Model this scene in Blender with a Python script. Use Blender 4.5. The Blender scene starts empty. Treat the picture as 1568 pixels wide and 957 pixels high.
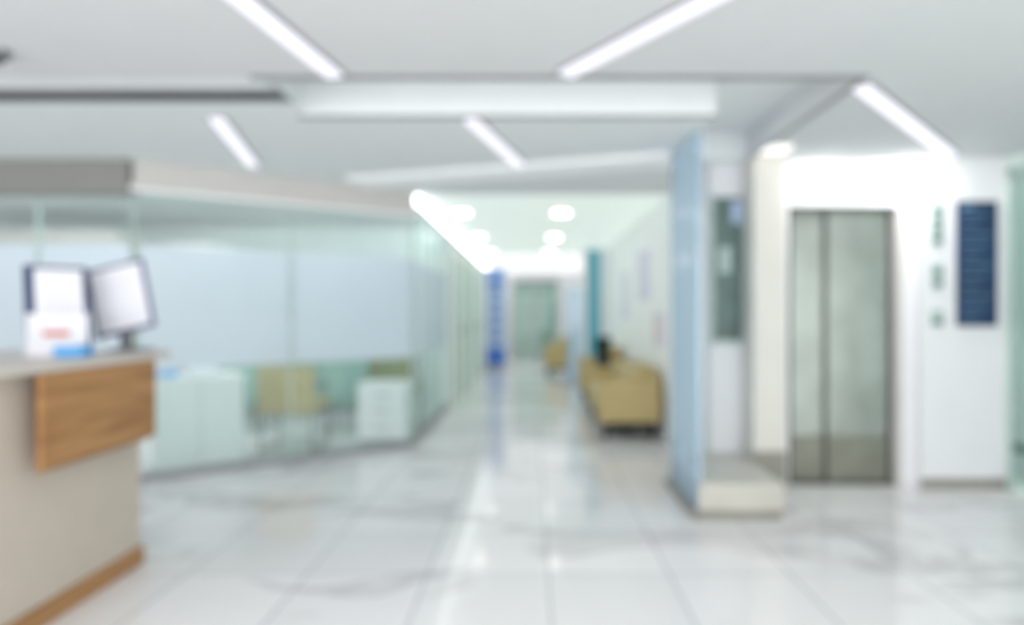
import bpy, bmesh, math
from mathutils import Vector, Matrix
scene = bpy.context.scene
scene.view_settings.view_transform = 'Standard'
scene.view_settings.look = 'None'

# ------------------------------------------------------------ materials
def srgb(r, g, b):
    f = lambda c: (c/255/12.92) if c/255 <= .04045 else ((c/255+.055)/1.055)**2.4
    return (f(r), f(g), f(b), 1)

def mat(name, col, rough=.6, metal=0, var=.04, scale=6, emit=0, spec=.5, stretch=(1,1,1)):
    m = bpy.data.materials.new(name); m.use_nodes = True
    n, l = m.node_tree.nodes, m.node_tree.links
    p = n['Principled BSDF']
    geo = n.new('ShaderNodeTexCoord'); mp = n.new('ShaderNodeMapping')
    mp.inputs['Scale'].default_value = stretch
    l.new(geo.outputs['Object'], mp.inputs[0])
    no = n.new('ShaderNodeTexNoise'); no.inputs['Scale'].default_value = scale
    no.inputs['Detail'].default_value = 3
    l.new(mp.outputs[0], no.inputs['Vector'])
    cr = n.new('ShaderNodeValToRGB')
    cr.color_ramp.elements[0].position = .3; cr.color_ramp.elements[1].position = .7
    c = srgb(*col)
    cr.color_ramp.elements[0].color = [max(0, v*(1-var)) for v in c[:3]]+[1]
    cr.color_ramp.elements[1].color = [min(1, v*(1+var)) for v in c[:3]]+[1]
    l.new(no.outputs['Fac'], cr.inputs[0]); l.new(cr.outputs[0], p.inputs['Base Color'])
    p.inputs['Roughness'].default_value = rough
    p.inputs['Metallic'].default_value = metal
    p.inputs['Specular IOR Level'].default_value = spec
    if emit:
        l.new(cr.outputs[0], p.inputs['Emission Color'])
        p.inputs['Emission Strength'].default_value = emit
    return m

def glassmat(name, tint, opac, col, refl=.08, rough=.02):
    """thin pane: tinted transparent + diffuse/translucent film + a little gloss"""
    m = bpy.data.materials.new(name); m.use_nodes = True
    n, l = m.node_tree.nodes, m.node_tree.links
    n.remove(n['Principled BSDF']); out = n['Material Output']
    t = n.new('ShaderNodeBsdfTransparent'); t.inputs[0].default_value = srgb(*tint)
    d = n.new('ShaderNodeBsdfDiffuse'); d.inputs[0].default_value = srgb(*col)
    tr = n.new('ShaderNodeBsdfTranslucent'); tr.inputs[0].default_value = srgb(*col)
    md = n.new('ShaderNodeMixShader'); md.inputs[0].default_value = .4
    l.new(d.outputs[0], md.inputs[1]); l.new(tr.outputs[0], md.inputs[2])
    m1 = n.new('ShaderNodeMixShader'); 
    no = n.new('ShaderNodeTexNoise'); no.inputs['Scale'].default_value = 1.5
    mr = n.new('ShaderNodeMapRange'); mr.inputs['To Min'].default_value = max(0, opac-.04); mr.inputs['To Max'].default_value = min(1, opac+.04)
    tc = n.new('ShaderNodeTexCoord'); l.new(tc.outputs['Object'], no.inputs['Vector'])
    l.new(no.outputs['Fac'], mr.inputs['Value']); l.new(mr.outputs[0], m1.inputs[0])
    l.new(t.outputs[0], m1.inputs[1]); l.new(md.outputs[0], m1.inputs[2])
    g = n.new('ShaderNodeBsdfGlossy'); g.inputs['Roughness'].default_value = rough
    m2 = n.new('ShaderNodeMixShader'); m2.inputs[0].default_value = refl
    l.new(m1.outputs[0], m2.inputs[1]); l.new(g.outputs[0], m2.inputs[2])
    l.new(m2.outputs[0], out.inputs[0])
    return m

def emis(name, col, s, basef=.4):
    m = bpy.data.materials.new(name); m.use_nodes = True
    p = m.node_tree.nodes['Principled BSDF']
    p.inputs['Base Color'].default_value = srgb(*[int(c*basef) for c in col])
    p.inputs['Emission Color'].default_value = srgb(*col)
    p.inputs['Emission Strength'].default_value = s
    return m

def floormat():
    m = bpy.data.materials.new('marble_tile_floor'); m.use_nodes = True
    n, l = m.node_tree.nodes, m.node_tree.links
    p = n['Principled BSDF']
    g = n.new('ShaderNodeNewGeometry')
    mp = n.new('ShaderNodeMapping'); mp.inputs['Location'].default_value = (-.08+6, -3.25+6, 0)
    l.new(g.outputs['Position'], mp.inputs[0])
    b = n.new('ShaderNodeTexBrick'); b.offset = 0; b.squash = 1
    b.inputs['Scale'].default_value = 1
    b.inputs['Brick Width'].default_value = .6; b.inputs['Row Height'].default_value = .6
    b.inputs['Mortar Size'].default_value = .006; b.inputs['Mortar Smooth'].default_value = .1
    b.inputs['Color1'].default_value = srgb(246,244,244); b.inputs['Color2'].default_value = srgb(236,234,235)
    b.inputs['Mortar'].default_value = srgb(196,196,200)
    l.new(mp.outputs[0], b.inputs['Vector'])
    mv = n.new('ShaderNodeMapping'); mv.inputs['Rotation'].default_value = (0,0,.5); mv.inputs['Scale'].default_value = (.8,2.0,1)
    l.new(g.outputs['Position'], mv.inputs[0])
    no = n.new('ShaderNodeTexNoise'); no.inputs['Scale'].default_value = .9; no.inputs['Detail'].default_value = 4
    no.inputs['Distortion'].default_value = .8
    l.new(mv.outputs[0], no.inputs['Vector'])
    cr = n.new('ShaderNodeValToRGB'); e = cr.color_ramp.elements
    e[0].position = .54; e[0].color = (1,1,1,1)
    e[1].position = .66; e[1].color = (1,1,1,1)
    k = cr.color_ramp.elements.new(.60); k.color = srgb(222,220,221)
    l.new(no.outputs['Fac'], cr.inputs[0])
    x1 = n.new('ShaderNodeMixRGB'); x1.blend_type = 'MULTIPLY'; x1.inputs[0].default_value = 1
    l.new(b.outputs['Color'], x1.inputs[1]); l.new(cr.outputs[0], x1.inputs[2])
    l.new(x1.outputs[0], p.inputs['Base Color'])
    p.inputs['Roughness'].default_value = .10
    return m

def woodmat(name, c1, c2, vec=(1,1,12)):
    m = bpy.data.materials.new(name); m.use_nodes = True
    n, l = m.node_tree.nodes, m.node_tree.links
    p = n['Principled BSDF']
    tc = n.new('ShaderNodeTexCoord'); mp = n.new('ShaderNodeMapping'); mp.inputs['Scale'].default_value = vec
    l.new(tc.outputs['Object'], mp.inputs[0])
    no = n.new('ShaderNodeTexNoise'); no.inputs['Scale'].default_value = 2.2; no.inputs['Detail'].default_value = 6; no.inputs['Distortion'].default_value = .4
    l.new(mp.outputs[0], no.inputs['Vector'])
    cr = n.new('ShaderNodeValToRGB'); cr.color_ramp.elements[0].position = .35; cr.color_ramp.elements[1].position = .65
    cr.color_ramp.elements[0].color = srgb(*c1); cr.color_ramp.elements[1].color = srgb(*c2)
    l.new(no.outputs['Fac'], cr.inputs[0]); l.new(cr.outputs[0], p.inputs['Base Color'])
    p.inputs['Roughness'].default_value = .5
    return m

M = dict(
 floor=floormat(),
 ceil=mat('ceiling_paint', (219,221,222), .9, var=.01),
 ceilmid=mat('ceiling_painted_light', (235,239,240), .9, var=.01),  # lighter tone paints missing bounce light into the mid ceiling
 ceilw=mat('ceiling_white', (250,251,251), .8, var=.01),
 wall=mat('wall_paint', (239,239,242), .7, var=.01),
 wallc=mat('corridor_wall_paint', (248,251,250), .7, var=.005),
 wallwarm=mat('wall_warm', (226,222,214), .6, var=.015),
 wallgreen=mat('wall_pale_green', (230,246,238), .5, var=.02),
 officewall=mat('office_wall', (236,244,243), .6, var=.02),
 fascia=mat('fascia_grey', (146,145,141), .7, var=.02),
 fascia2=mat('fascia_light', (212,208,204), .7, var=.02),
 dark=mat('dark_slot', (62,62,66), .7),
 grey=mat('grey_metal', (150,151,153), .4, .3),
 base=mat('baseboard_stone', (150,147,138), .4, var=.06),
 plinth=mat('plinth_stone', (200,197,187), .4, var=.06),
 steel=mat('brushed_steel', (184,186,181), .27, .92, var=.18, scale=3, stretch=(1,1,.6)),
 steelrefl=mat('steel_floor_reflection', (144,143,132), .4, .7, var=.1),
 steeldk=mat('steel_frame', (84,86,83), .4, .5),
 beige=mat('desk_beige', (202,190,176), .5, var=.02),
 top=mat('counter_top', (208,200,192), .35, var=.02),
 wood=woodmat('oak_wood', (152,106,62), (184,138,90)),
 tan=mat('tan_leather', (188,168,116), .55, var=.06, scale=12),
 tan2=mat('tan_cushion', (200,182,134), .55, var=.05, scale=12),
 tanchair=mat('tan_chair_fabric', (182,166,120), .6, var=.05, scale=12),
 olive=mat('olive_fabric', (136,144,98), .7),
 greenseat=mat('green_seat', (138,172,160), .6),
 black=mat('black_plastic', (32,36,36), .5),
 white=mat('white_laminate', (238,239,240), .4, var=.01),
 paper=mat('paper_white', (232,232,238), .8, var=.01),
 navy=mat('navy_plastic', (38,50,96), .5),
 greyblue=mat('blue_grey_frame', (86,92,128), .5),
 navysign=mat('navy_sign', (26,54,90), .4, var=.2, scale=9),
 bluetxt=mat('sign_text_blue', (100,132,162), .6),
 blue=mat('sky_blue_plastic', (92,168,228), .4),
 kblue=mat('kiosk_blue', (60,118,208), .4),
 kblue2=mat('kiosk_blue_grey', (120,150,205), .5),
 kpale=mat('kiosk_pale_blue', (186,206,236), .5),
 red=mat('red_print', (205,110,100), .7),
 lilac=mat('poster_lilac', (224,224,238), .7),
 pink=mat('poster_pink', (234,222,226), .7),
 teal=mat('teal_panel', (84,172,192), .4),
 plant=mat('leaf_green', (30,48,38), .6, var=.3),
 pot=mat('dark_pot', (40,42,42), .5),
 greenframe=mat('frame_green', (182,202,194), .5, var=.15, scale=30),
 greendk=mat('dark_green_panel', (92,116,110), .3, var=.25, scale=4),
 clear=glassmat('clear_glass', (249,254,253), .03, (236,245,244), .05),
 frost=glassmat('frosted_glass', (240,248,252), .72, (238,246,252), .04, .2),
 bluepanel=glassmat('blue_glass', (228,241,249), .62, (224,239,250), .06, .1),
 strip=emis('strip_light', (242,241,252), 1.2),
 cove=emis('cove_and_fill_light', (250,253,252), 5.5),
 lumceil=emis('ceiling_fill_glow', (238,249,244), .55, .8),
 glowceil2=emis('ceiling_fill_glow_end', (250,252,251), .95, .6),
 band=mat('ceiling_band_glow', (248,250,250), .8, var=.01, emit=.08),  # slight emission brightens the trim itself, no lamp behind it
 down=emis('downlight', (255,255,252), 9),
 sqlamp=emis('square_lamp', (255,255,250), 1.4),
 rearfill=emis('ceiling_lamp_and_fill', (255,255,255), 6),
 officefill=emis('office_fill_light', (255,255,255), 17),
)

# ------------------------------------------------------------ mesh builder
class B:
    def __init__(s, name):
        s.name = name; s.bm = bmesh.new(); s.mats = []
    def mi(s, m):
        if m not in s.mats: s.mats.append(m)
        return s.mats.index(m)
    def box(s, x0, x1, y0, y1, z0, z1, m, rot=0, piv=None):
        vs = [Vector((x, y, z)) for x in (x0, x1) for y in (y0, y1) for z in (z0, z1)]
        if rot:
            p = Vector((piv[0], piv[1], 0)); R = Matrix.Rotation(rot, 3, 'Z')
            vs = [R @ (v-p)+p for v in vs]
        v = [s.bm.verts.new(c) for c in vs]
        k = s.mi(m)
        for f in ((0,1,3,2),(4,6,7,5),(0,4,5,1),(2,3,7,6),(0,2,6,4),(1,5,7,3)):
            s.bm.faces.new([v[i] for i in f]).material_index = k
        return s
    def seg(s, a, b, w, z0, z1, m, off=0):
        a = Vector(a); b = Vector(b); d = (b-a).normalized(); nrm = Vector((-d.y, d.x))
        a1 = a+nrm*(off-w/2); a2 = a+nrm*(off+w/2); b1 = b+nrm*(off-w/2); b2 = b+nrm*(off+w/2)
        k = s.mi(m)
        lo = [s.bm.verts.new((p.x, p.y, z0)) for p in (a1, b1, b2, a2)]
        hi = [s.bm.verts.new((p.x, p.y, z1)) for p in (a1, b1, b2, a2)]
        fs = [lo[::-1], hi]+[[lo[i], lo[(i+1)%4], hi[(i+1)%4], hi[i]] for i in range(4)]
        for f in fs: s.bm.faces.new(f).material_index = k
        return s
    def slab(s, o, u, v, t, m):
        o, u, v, t = map(Vector, (o, u, v, t)); k = s.mi(m)
        q = [s.bm.verts.new(o+u*i+v*j+t*w) for w in (0, 1) for i, j in ((0,0),(1,0),(1,1),(0,1))]
        for f in ((3,2,1,0),(4,5,6,7),(0,1,5,4),(1,2,6,5),(2,3,7,6),(3,0,4,7)):
            s.bm.faces.new([q[i] for i in f]).material_index = k
        return s
    def cyl(s, x, y, z0, z1, r0, m, r1=None, n=24):
        r1 = r0 if r1 is None else r1; k = s.mi(m)
        lo = [s.bm.verts.new((x+r0*math.cos(a), y+r0*math.sin(a), z0)) for a in [i*2*math.pi/n for i in range(n)]]
        hi = [s.bm.verts.new((x+r1*math.cos(a), y+r1*math.sin(a), z1)) for a in [i*2*math.pi/n for i in range(n)]]
        s.bm.faces.new(lo[::-1]).material_index = k; s.bm.faces.new(hi).material_index = k
        for i in range(n):
            s.bm.faces.new([lo[i], lo[(i+1)%n], hi[(i+1)%n], hi[i]]).material_index = k
        return s
    def leaf(s, o, tip, w, m):
        o = Vector(o); tip = Vector(tip); d = tip-o; side = d.cross(Vector((0,0,1))).normalized()*w
        mid = o+d*.5+Vector((0,0,.03)); k = s.mi(m)
        v = [s.bm.verts.new(c) for c in (o, mid+side, tip, mid-side)]
        s.bm.faces.new(v).material_index = k
    def done(s, bevel=0, seg=3):
        bmesh.ops.recalc_face_normals(s.bm, faces=s.bm.faces)
        me = bpy.data.meshes.new(s.name); s.bm.to_mesh(me); s.bm.free()
        for m in s.mats: me.materials.append(M[m])
        o = bpy.data.objects.new(s.name, me); scene.collection.objects.link(o)
        if bevel:
            b = o.modifiers.new('bevel', 'BEVEL'); b.width = bevel; b.segments = seg; b.limit_method = 'ANGLE'
            for p in me.polygons: p.use_smooth = True
            w = o.modifiers.new('wn', 'WEIGHTED_NORMAL'); w.keep_sharp = True
        return o

CZ = 2.45      # ceiling height
# ------------------------------------------------------------ shell
B('floor').box(-7, 3.62, -2, 19, -.1, 0, 'floor').done()

c = B('ceiling')
T = .20
c.box(-7, 3.62, -2, 3.2, CZ, CZ+T, 'ceil')
c.box(-7, -1.35, 3.2, 3.8, CZ, CZ+T, 'ceilmid')
c.box(1.61, 3.62, 3.2, 4.9, CZ, CZ+T, 'ceil')
c.box(-7, 1.07, 3.8, 4.9, CZ, CZ+T, 'ceilmid')
c.box(-7, 3.62, 4.9, 19, CZ, CZ+T, 'ceilmid')
c.box(-7, 3.62, -2, 19, CZ+T, CZ+T+.06, 'ceilmid')
c.done()
B('trim_1').seg((-1.52, 5.73), (1.045, 4.86), .38, CZ-.03, CZ, 'band').done()
t = B('trim_2')
t.box(-1.37, 1.60, 3.16, 3.20, CZ-.012, CZ, 'grey')
t.box(1.60, 1.635, 3.16, 4.9, CZ-.012, CZ, 'grey')
t.box(-1.37, 1.07, 3.80, 3.85, CZ-.008, CZ, 'grey')
t.done()
d = B('air_diffuser')
d.box(-4.6, -1.30, 3.34, 3.54, CZ-.012, CZ, 'grey')
d.box(-4.58, -1.32, 3.40, 3.48, CZ-.016, CZ-.012, 'dark')
d.done()

# elevator wall, in piers round the opening
B('wall_back').box(1.84, 1.93, 4.92, 5.10, 0, CZ, 'wall').done()
B('wall_back').box(1.93, 2.79, 4.92, 5.10, 2.10, CZ, 'wall').done()
B('wall_back').box(2.79, 3.50, 4.92, 5.10, 0, CZ, 'wall').box(2.88, 3.50, 4.84, 4.92, 0, CZ, 'wall').done()
B('baseboard_back').box(2.875, 3.50, 4.825, 4.84, 0, .07, 'base').done()
e = B('elevator_door')
e.box(1.96, 2.232, 5.02, 5.06, .012, 2.075, 'steel')
e.box(2.256, 2.735, 4.99, 5.03, .012, 2.075, 'steel')
e.box(1.96, 2.232, 5.015, 5.02, .012, .36, 'steelrefl')  # darker strips paint the floor's reflection onto the door foot
e.box(2.256, 2.71, 4.985, 4.99, .012, .36, 'steelrefl')
e.box(2.232, 2.256, 5.0, 5.06, .012, 2.075, 'steeldk')
e.box(2.71, 2.74, 4.98, 5.0, .012, 2.075, 'steeldk')
e.box(1.93, 1.96, 4.925, 5.08, 0, 2.10, 'steeldk')
e.box(2.74, 2.79, 4.91, 5.08, 0, 2.10, 'fascia2')
e.box(1.93, 2.79, 4.93, 5.07, 2.075, 2.10, 'steeldk')
e.box(1.96, 2.74, 4.93, 5.07, 0, .012, 'steeldk')
e.done()

B('wall_right').box(3.50, 3.62, -2, 4.92, 0, CZ, 'wallgreen').done()
g = B('window_1')
g.box(3.485, 3.50, 3.2, 4.72, .08, 2.3, 'clear')
g.box(3.47, 3.50, 4.72, 4.76, 0, 2.35, 'greenframe')
g.box(3.47, 3.50, 3.2, 4.76, 2.3, 2.35, 'greenframe')
g.box(3.47, 3.50, 3.2, 4.72, .30, .36, 'greendk')
g.done()

w = B('wall_corridor_right')
w.box(1.36, 1.84, 5.00, 5.10, 0, CZ, 'wall')
w.box(1.36, 1.48, 5.10, 18.7, 0, CZ, 'wallc')
w.done()
B('pillar').box(1.60, 1.83, 4.72, 5.00, 0, CZ, 'wallwarm').box(1.59, 1.835, 4.70, 4.72, 0, .30, 'base').done(.005,1)
g = B('window_2')
g.box(1.375, 1.595, 4.985, 4.999, 1.08, 2.18, 'greendk')
g.box(1.365, 1.385, 4.97, 5.0, 1.06, 2.20, 'greenframe')
g.box(1.385, 1.60, 4.97, 5.0, 1.06, 1.09, 'greenframe')
g.box(1.42, 1.52, 4.978, 4.986, 1.60, 1.80, 'greenframe')
g.box(1.52, 1.59, 4.978, 4.986, 1.98, 2.15, 'kpale')
g.done()

p = B('stone_bench_plinth')
p.box(1.04, 1.58, 4.08, 4.99, .06, .23, 'plinth')
p.box(1.05, 1.575, 4.10, 4.98, 0, .06, 'base')
p.done(.008, 2)
s = B('blue_glass_partition')
s.slab((1.038, 4.10, .05), (0, .77, 0), (0, 0, CZ-.05), (-.003, 0, 0), 'bluepanel')
s.slab((1.036, 4.10, .05), (0, .02, 0), (0, 0, CZ-.05), (.03, 0, 0), 'bluepanel')
s.box(1.0, 1.04, 4.08, 4.95, 0, .05, 'base')
for (y, z) in ((4.2, .35), (4.75, .35), (4.2, 1.68), (4.75, 1.68), (4.2, 2.3), (4.75, 2.3)):
    s.box(1.028, 1.06, y-.02, y+.02, z-.02, z+.02, 'grey')
s.done()

# corridor end
B('wall_end').box(-1.25, 1.48, 18.72, 18.9, 0, CZ, 'wall').done()
d = B('entrance_double_door')
for k in range(2):
    x = -.56+.66*k
    d.box(x, x+.64, 18.62, 18.66, .02, 2.12, 'clear')
    d.box(x+.03, x+.61, 18.66, 18.69, .02, 2.12, 'greenframe')
    d.box(x+.12, x+.52, 18.64, 18.655, .1, 2.0, 'greenseat')
    d.box(x, x+.05, 18.60, 18.70, 0, 2.15, 'greenframe'); d.box(x+.59, x+.64, 18.60, 18.70, 0, 2.15, 'greenframe')
d.box(-.58, .76, 18.60, 18.70, 2.12, 2.22, 'grey')
d.done()
G0 = (-3.02, 4.99); G1 = (-1.17, 6.34)
def glazed(b, a, q, n, zt=2.25):
    a = Vector(a); q = Vector(q)
    b.seg(a, q, .010, .06, .86, 'clear'); b.seg(a, q, .010, .86, 1.82, 'frost'); b.seg(a, q, .010, 1.82, zt, 'clear')
    b.seg(a, q, .05, 0, .06, 'grey')
    for i in range(n+1):
        c0 = a+(q-a)*(i/n); dd = (q-a).normalized()*.006
        b.seg(c0-dd, c0+dd, .03, .06, zt, 'greenframe')
g = B('glass_partition'); glazed(g, G0, G1, 2); g.done()
g = B('glass_partition'); glazed(g, (-1.17, 6.38), (-1.17, 8.9), 4, 2.3); g.done()
g = B('glass_partition'); glazed(g, (-5.2, 4.98), (-3.05, 4.98), 3, 2.2); g.done()
h = B('trim_3')
h.seg((-5.2, 4.98), (-3.04, 4.98), .16, 2.2, CZ, 'fascia')
h.seg((-3.05, 4.985), (-1.17, 6.35), .14, 2.25, CZ, 'fascia2')
h.seg((-3.04, 4.93), (-1.14, 6.31), .03, 2.22, 2.27, 'ceilw')
h.box(-1.24, -1.10, 6.36, 18.7, 2.30, 2.34, 'ceilw')
h.done()
h = B('cove_and_fill_light'); h.box(-1.22, -1.12, 6.42, 18.6, 2.34, CZ, 'cove'); h.done()
h = B('cove_and_fill_light')   # added unseen fill light on the office side of the glazed headers
h.seg((-5.2, 5.13), (-3.25, 5.13), .10, 2.33, 2.44, 'officefill')
h.seg((-2.95, 5.23), (-1.32, 6.42), .10, 2.33, 2.44, 'officefill')
h.done()
B('wall_corridor_left').box(-1.25, -1.13, 8.9, 18.7, 0, 2.30, 'wallc').done()
for i in range(4):
    y = 9.3+i*1.5
    d = B('corridor_door')
    d.box(-1.129, -1.10, y, y+.9, 0, 2.1, 'wallgreen'); d.box(-1.129, -1.09, y-.05, y, 0, 2.15, 'greenframe'); d.box(-1.129, -1.09, y+.9, y+.95, 0, 2.15, 'greenframe')
    d.box(-1.10, -1.07, y+.8, y+.83, .95, 1.1, 'grey')
    d.done()
B('wall_office_back').box(-6.9, -1.25, 8.9, 9.0, 0, CZ, 'officewall').done()
B('wall_left').box(-7, -6.9, -2, 8.9, 0, CZ, 'wall').done()

# ------------------------------------------------------------ ceiling lights
def strip(name, a, b, w=.08):
    s = B(name)
    s.seg(a, b, w+.045, CZ-.006, CZ, 'grey'); s.seg(a, b, w, CZ-.022, CZ-.006, 'strip')
    return s.done()
strip('linear_ceiling_light', (-1.13, 1.9), (-.95, 3.14))
strip('linear_ceiling_light', (.95, 1.9), (.16, 3.12))
strip('linear_ceiling_light', (1.66, 3.30), (3.04, 4.74))
strip('linear_ceiling_light', (-1.86, 3.84), (-2.16, 5.05))
strip('linear_ceiling_light', (-.37, 3.86), (-.10, 5.02))
q = B('ceiling_fill_glow'); q.box(-1.05, 1.34, 6.4, 12.8, CZ-.01, CZ, 'lumceil'); q.box(-1.05, 1.34, 12.8, 18.6, CZ-.03, CZ, 'glowceil2'); q.done()  # added glow over the corridor ceiling, fills the passage with light
def downlight(x, y, r=.09):
    d = B('recessed_downlight'); d.cyl(x, y, CZ-.022, CZ-.010, r+.02, 'ceilw'); d.cyl(x, y, CZ-.028, CZ-.022, r, 'down'); return d.done()
for y in (7.4, 9.8, 12.3):
    downlight(-.80, y); downlight(.33, y)
q = B('ceiling_lamp_and_fill'); q.box(1.62, 1.79, 4.48, 4.66, CZ-.02, CZ, 'sqlamp'); q.done()
for (x, y) in ((-3.4, .6), (-.6, .2), (2.2, .4)):
    q = B('ceiling_lamp_and_fill'); q.box(x-.4, x+.4, y-.4, y+.4, CZ-.03, CZ, 'rearfill'); q.done()  # added fill glow behind the camera, not a known fixture
s = B('smoke_detector'); s.cyl(-2.36, 2.86, CZ-.03, CZ, .06, 'grey', .07); s.cyl(-2.36, 2.86, CZ-.05, CZ-.03, .035, 'dark', .045); s.done()

def area(name, loc, size, energy, rot=(0,0,0), sy=None, col=(1,1,1)):
    l = bpy.data.lights.new(name, 'AREA'); l.energy = energy; l.size = size; l.color = col
    if sy: l.shape = 'RECTANGLE'; l.size_y = sy
    o = bpy.data.objects.new(name, l); o.location = loc; o.rotation_euler = rot; scene.collection.objects.link(o); return o
area('elevator_wash_lamp', (2.75, 4.60, CZ-.03), .25, 5.5, rot=(.35, 0, 0))
area('elevator_wash_lamp', (2.15, 4.60, CZ-.03), .25, 3, rot=(.35, 0, 0))
area('trough_fill', (.1, 3.27, CZ+.18), 2.6, 2.0, sy=.10)  # added fill lights, hidden from view inside the ceiling slot
area('trough_fill', (1.14, 4.35, CZ+.18), .10, .6, sy=.8)

# ------------------------------------------------------------ reception desk
d = B('reception_desk')
d.box(-2.75, -2.03, 1.6, 3.38, .09, 1.06, 'beige')
d.box(-2.75, -2.015, 1.6, 3.395, 0, .09, 'wood')
d.box(-2.80, -1.93, 1.55, 3.50, 1.06, 1.10, 'top')
d.box(-1.965, -1.935, 2.58, 3.36, .665, 1.06, 'wood')
d.box(-2.03, -1.965, 2.72, 2.78, .72, 1.0, 'grey')
d.box(-2.03, -1.965, 3.16, 3.22, .72, 1.0, 'grey')
d.done(.006, 2)

def framed(name, bl, br, tl, border, thick=.012, spine=0):
    b = B(name); bl, br, tl = map(Vector, (bl, br, tl)); u = br-bl; v = tl-bl; n = u.cross(v).normalized()
    b.slab(bl, u, v, -n*thick, border)
    uu, vv = u.normalized(), v.normalized()
    m = .020
    b.slab(bl+uu*(m+spine)+vv*m, u-uu*(2*m+spine), v-vv*2*m, n*.003, 'paper')
    for k in range(6):
        o = bl+uu*(.05+spine)+vv*(.07+.04*k)
        b.slab(o, uu*(u.length-.11-spine), vv*.007, n*.004, 'lilac')
    mid = bl+u*.5
    b.slab(mid-uu*.03+v*.6-n*thick, uu*.06, Vector((0, .06, 1.115-(mid+v*.6).z)), -n*.006, border)
    b.box(mid.x-.08, mid.x+.08, mid.y-.03, mid.y+.12, 1.102, 1.114, 'grey')
    b.box(mid.x-.02, mid.x+.02, mid.y+.01, mid.y+.03, 1.11, mid.z+.03, 'grey')
    return b.done()
framed('display_frame', (-2.45, 3.16, 1.125), (-2.16, 3.20, 1.115), (-2.56, 3.28, 1.54), 'navy', spine=.03)
framed('display_frame', (-2.23, 3.34, 1.16), (-1.95, 3.38, 1.235), (-2.345, 3.42, 1.515), 'greyblue')
b = B('card_holder')
b.box(-2.34, -2.06, 3.02, 3.03, 1.102, 1.295, 'paper'); b.box(-2.34, -2.06, 3.0, 3.07, 1.101, 1.108, 'paper')
b.box(-2.26, -2.14, 3.016, 3.02, 1.19, 1.215, 'red'); b.done()
b = B('tissue_box'); b.box(-2.13, -2.0, 2.90, 2.98, 1.101, 1.15, 'blue'); b.box(-2.10, -2.04, 2.92, 2.96, 1.15, 1.158, 'white'); b.done(.01)

# ------------------------------------------------------------ office furniture
ang = math.atan2(1.35, 1.85)
P = Vector((-2.98, 5.12))
d = B('office_cabinet')
def ob(b, x0, x1, y0, y1, z0, z1, m): b.box(P.x+x0, P.x+x1, P.y+y0, P.y+y1, z0, z1, m, ang, (P.x, P.y))
ob(d, .02, .68, .05, .50, .04, .74, 'white'); ob(d, 0, .70, .03, .52, .74, .77, 'white'); ob(d, .04, .66, .07, .48, 0, .04, 'grey')
ob(d, .345, .35, .045, .05, .06, .72, 'grey'); d.done(.004, 1)
d = B('paper_stack'); ob(d, .28, .52, .15, .40, .771, .81, 'paper'); ob(d, .30, .50, .17, .38, .81, .83, 'paper'); d.done(.004,1)
d = B('desk_telephone'); ob(d, .04, .2, .15, .35, .771, .82, 'blue'); ob(d, .05, .09, .14, .36, .82, .86, 'white'); d.done(.008)
d = B('drawer_unit')
d.box(-1.74, -1.24, 6.50, 6.95, .03, .56, 'white'); d.box(-1.75, -1.23, 6.49, 6.96, .56, .585, 'white')
for k in range(3): d.box(-1.72, -1.26, 6.49, 6.50, .06+.165*k, .21+.165*k, 'white'); d.box(-1.55, -1.43, 6.475, 6.49, .15+.165*k, .165+.165*k, 'grey')
d.box(-1.72, -1.26, 6.52, 6.93, 0, .03, 'grey'); d.done(.004, 1)
def chair(x, y, w, m, rot=0, zb=.80):
    b = B('visitor_chair'); pv = (x, y)
    def q(x0, x1, y0, y1, z0, z1, mm): b.box(x+x0, x+x1, y+y0, y+y1, z0, z1, mm, rot, pv)
    q(-w/2, w/2, -.03, .03, .36, zb, m)
    q(-w/2, w/2, .03, .50, .38, .46, m)
    for sx in (-w/2+.01, w/2-.03):
        q(sx, sx+.02, -.01, .01, 0, .4, 'steeldk'); q(sx, sx+.02, .46, .48, 0, .4, 'steeldk'); q(sx, sx+.02, -.01, .48, 0, .02, 'steeldk')
        q(sx, sx+.02, .0, .40, .6, .62, 'steeldk'); q(sx, sx+.02, .38, .40, .4, .62, 'steeldk')
    return b.done(.012, 2)
chair(-2.28, 6.05, .52, 'tanchair')
chair(-2.02, 7.0, .50, 'greenseat')
chair(-1.62, 7.35, .60, 'olive')
chair(-3.3, 7.2, .52, 'greenseat')
f = B('office_sideboard')
f.box(-4.4, -1.6, 8.42, 8.88, .06, .78, 'greenseat'); f.box(-4.42, -1.58, 8.40, 8.89, .78, .81, 'white'); f.box(-4.36, -1.64, 8.46, 8.86, 0, .06, 'grey')
for k in range(6): f.box(-4.38+.465*k, -3.94+.465*k, 8.405, 8.42, .09, .76, 'greenseat')
f.done(.004, 1)
c = B('storage_cabinet')
c.box(-6.1, -4.6, 7.2, 7.7, .05, 2.2, 'wallwarm'); c.box(-6.05, -4.65, 7.25, 7.65, 0, .05, 'grey')
for k in range(3): c.box(-6.08+.5*k, -5.62+.5*k, 7.185, 7.2, .08, 2.15, 'fascia2'); c.box(-5.68+.5*k, -5.66+.5*k, 7.165, 7.185, 1.0, 1.3, 'grey')
c.done(.004, 1)
f = B('wall_picture'); f.box(-3.95, -3.2, 8.86, 8.9, 1.3, 2.08, 'greendk'); f.box(-3.88, -3.27, 8.85, 8.86, 1.37, 2.01, 'greenframe'); f.done()

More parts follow.
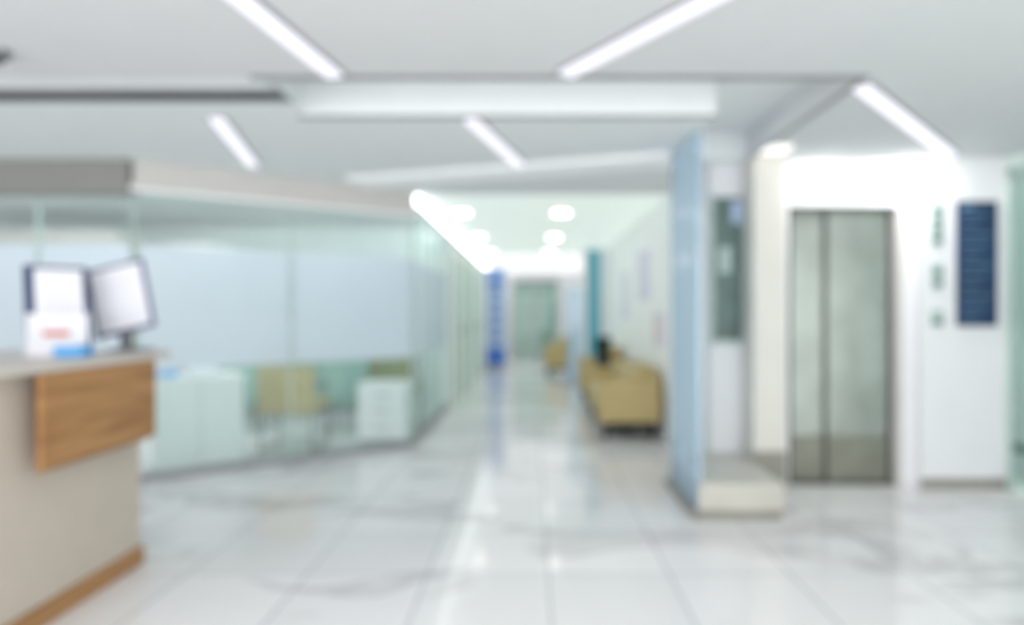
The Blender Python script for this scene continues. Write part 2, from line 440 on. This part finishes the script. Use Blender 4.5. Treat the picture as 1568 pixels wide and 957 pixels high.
# ------------------------------------------------------------ corridor furniture
def sofa(name, x0, x1, y0, y1, ztop=.80, seats=2):
    """faces -x, its back against +x"""
    b = B(name)
    b.box(x0+.02, x1, y0+.02, y1-.02, .18, .34, 'tan')
    b.box(x0, x1, y0, y0+.13, .18, .62, 'tan'); b.box(x0, x1, y1-.13, y1, .18, .62, 'tan')
    b.box(x1-.18, x1, y0+.13, y1-.13, .30, ztop, 'tan')
    L = (y1-y0-.26)/seats
    for k in range(seats):
        ya = y0+.13+L*k
        b.box(x0+.01, x1-.18, ya+.005, ya+L-.005, .34, .46, 'tan2')
        b.box(x1-.30, x1-.18, ya+.01, ya+L-.01, .46, ztop-.03, 'tan2')
    b.box(x0+.06, x1-.06, y0+.06, y1-.06, .12, .18, 'black')
    for xx in (x0+.05, x1-.10):
        for yy in (y0+.04, y1-.09): b.box(xx, xx+.05, yy, yy+.05, 0, .18, 'black')
    return b.done(.022, 3)
sofa('waiting_sofa', .68, 1.31, 6.62, 8.25, .72, 2)
sofa('armchair', .26, .84, 13.3, 14.1, .80, 1)
sofa('armchair', .70, 1.30, 9.3, 10.1, .80, 1)
t = B('side_table'); t.box(.72, 1.22, 8.45, 8.9, .50, .53, 'white')
for xx in (.75, 1.15):
    for yy in (8.48, 8.83): t.box(xx, xx+.03, yy, yy+.03, 0, .5, 'grey')
t.done(.004, 1)
pl = B('potted_plant'); pl.cyl(.94, 8.67, .531, .74, .085, 'pot', .11)
import random; random.seed(4)
for i in range(110):
    a = random.uniform(0, 6.28); r = random.uniform(.03, .15); z = random.uniform(.80, 1.02)
    pl.leaf((.94, 8.67, .72), (.94+r*math.cos(a), 8.67+r*math.sin(a), z), .035, 'plant')
pl.done()
B('wall_pier').box(.92, 1.36, 11.6, 11.9, 0, CZ-.03, 'wall').done()
s = B('teal_wall_panel'); s.box(.99, 1.20, 11.57, 11.6, .0, CZ-.03, 'teal'); s.box(.98, .99, 11.56, 11.6, 0, CZ-.03, 'grey'); s.done()
s = B('glass_screen'); s.box(.64, .90, 11.62, 11.64, .03, 1.75, 'bluepanel'); s.box(.63, .91, 11.60, 11.66, 0, .03, 'grey'); s.box(.63, .645, 11.61, 11.65, 0, 1.77, 'blue'); s.done()
k = B('information_banner')
k.box(-1.06, -.62, 15.0, 15.08, .05, 2.32, 'kpale')
k.box(-1.08, -.60, 14.9, 15.18, 0, .05, 'grey')
k.box(-1.06, -.62, 14.985, 15.0, .10, .50, 'kblue')
for i in range(5): k.box(-1.0, -.68, 14.985, 15.0, .66+.27*i, .78+.27*i, 'kblue2')
k.box(-1.05, -.63, 14.985, 15.0, 1.9, 2.30, 'kblue2')
k.done()
for (y0, y1, z0, z1, m) in ((7.5, 8.4, 1.45, 2.05, 'lilac'), (6.7, 7.3, .95, 1.30, 'pink'), (9.2, 9.9, 1.2, 1.9, 'lilac')):
    f = B('wall_poster'); f.box(1.345, 1.36, y0, y1, z0, z1, 'lilac'); f.box(1.340, 1.345, y0+.04, y1-.04, z0+.04, z1-.04, m); f.done()

# ------------------------------------------------------------ signs on the lift wall
s = B('directory_sign'); s.box(3.14, 3.43, 4.815, 4.84, 1.20, 2.12, 'navysign')
for i in range(11):
    z = 1.26+.076*i
    s.box(3.17, 3.30+.09*((i*7) % 3)/2, 4.811, 4.815, z, z+.014, 'bluetxt')
s.box(3.17, 3.25, 4.811, 4.815, 2.06, 2.09, 'bluetxt')
s.done()
for (z0, z1) in ((1.80, 2.11), (1.48, 1.66), (1.20, 1.32)):
    f = B('wall_notice'); f.box(2.955, 3.035, 4.825, 4.84, z0, z1, 'greenframe')
    n = max(1, int((z1-z0)/.07))
    for i in range(n): f.box(2.96, 3.03, 4.821, 4.825, z0+.01+i*(z1-z0)/n, z0+.054+i*(z1-z0)/n, 'greendk')
    f.done()

# ------------------------------------------------------------ world
wd = bpy.data.worlds.new('World'); scene.world = wd; wd.use_nodes = True
wd.node_tree.nodes['Background'].inputs[0].default_value = (.985, .995, 1, 1)
wd.node_tree.nodes['Background'].inputs[1].default_value = 3.7

# ------------------------------------------------------------ camera
cam = bpy.data.cameras.new('Camera'); co = bpy.data.objects.new('Camera', cam); scene.collection.objects.link(co)
co.location = (0, 0, 1.30); co.rotation_euler = (math.pi/2, 0, 0)
cam.sensor_width = 36; cam.lens = 22.96; cam.shift_x = -.0198
cam.clip_start = .05
cam.dof.use_dof = True; cam.dof.focus_distance = .6; cam.dof.aperture_fstop = 1.5
scene.camera = co
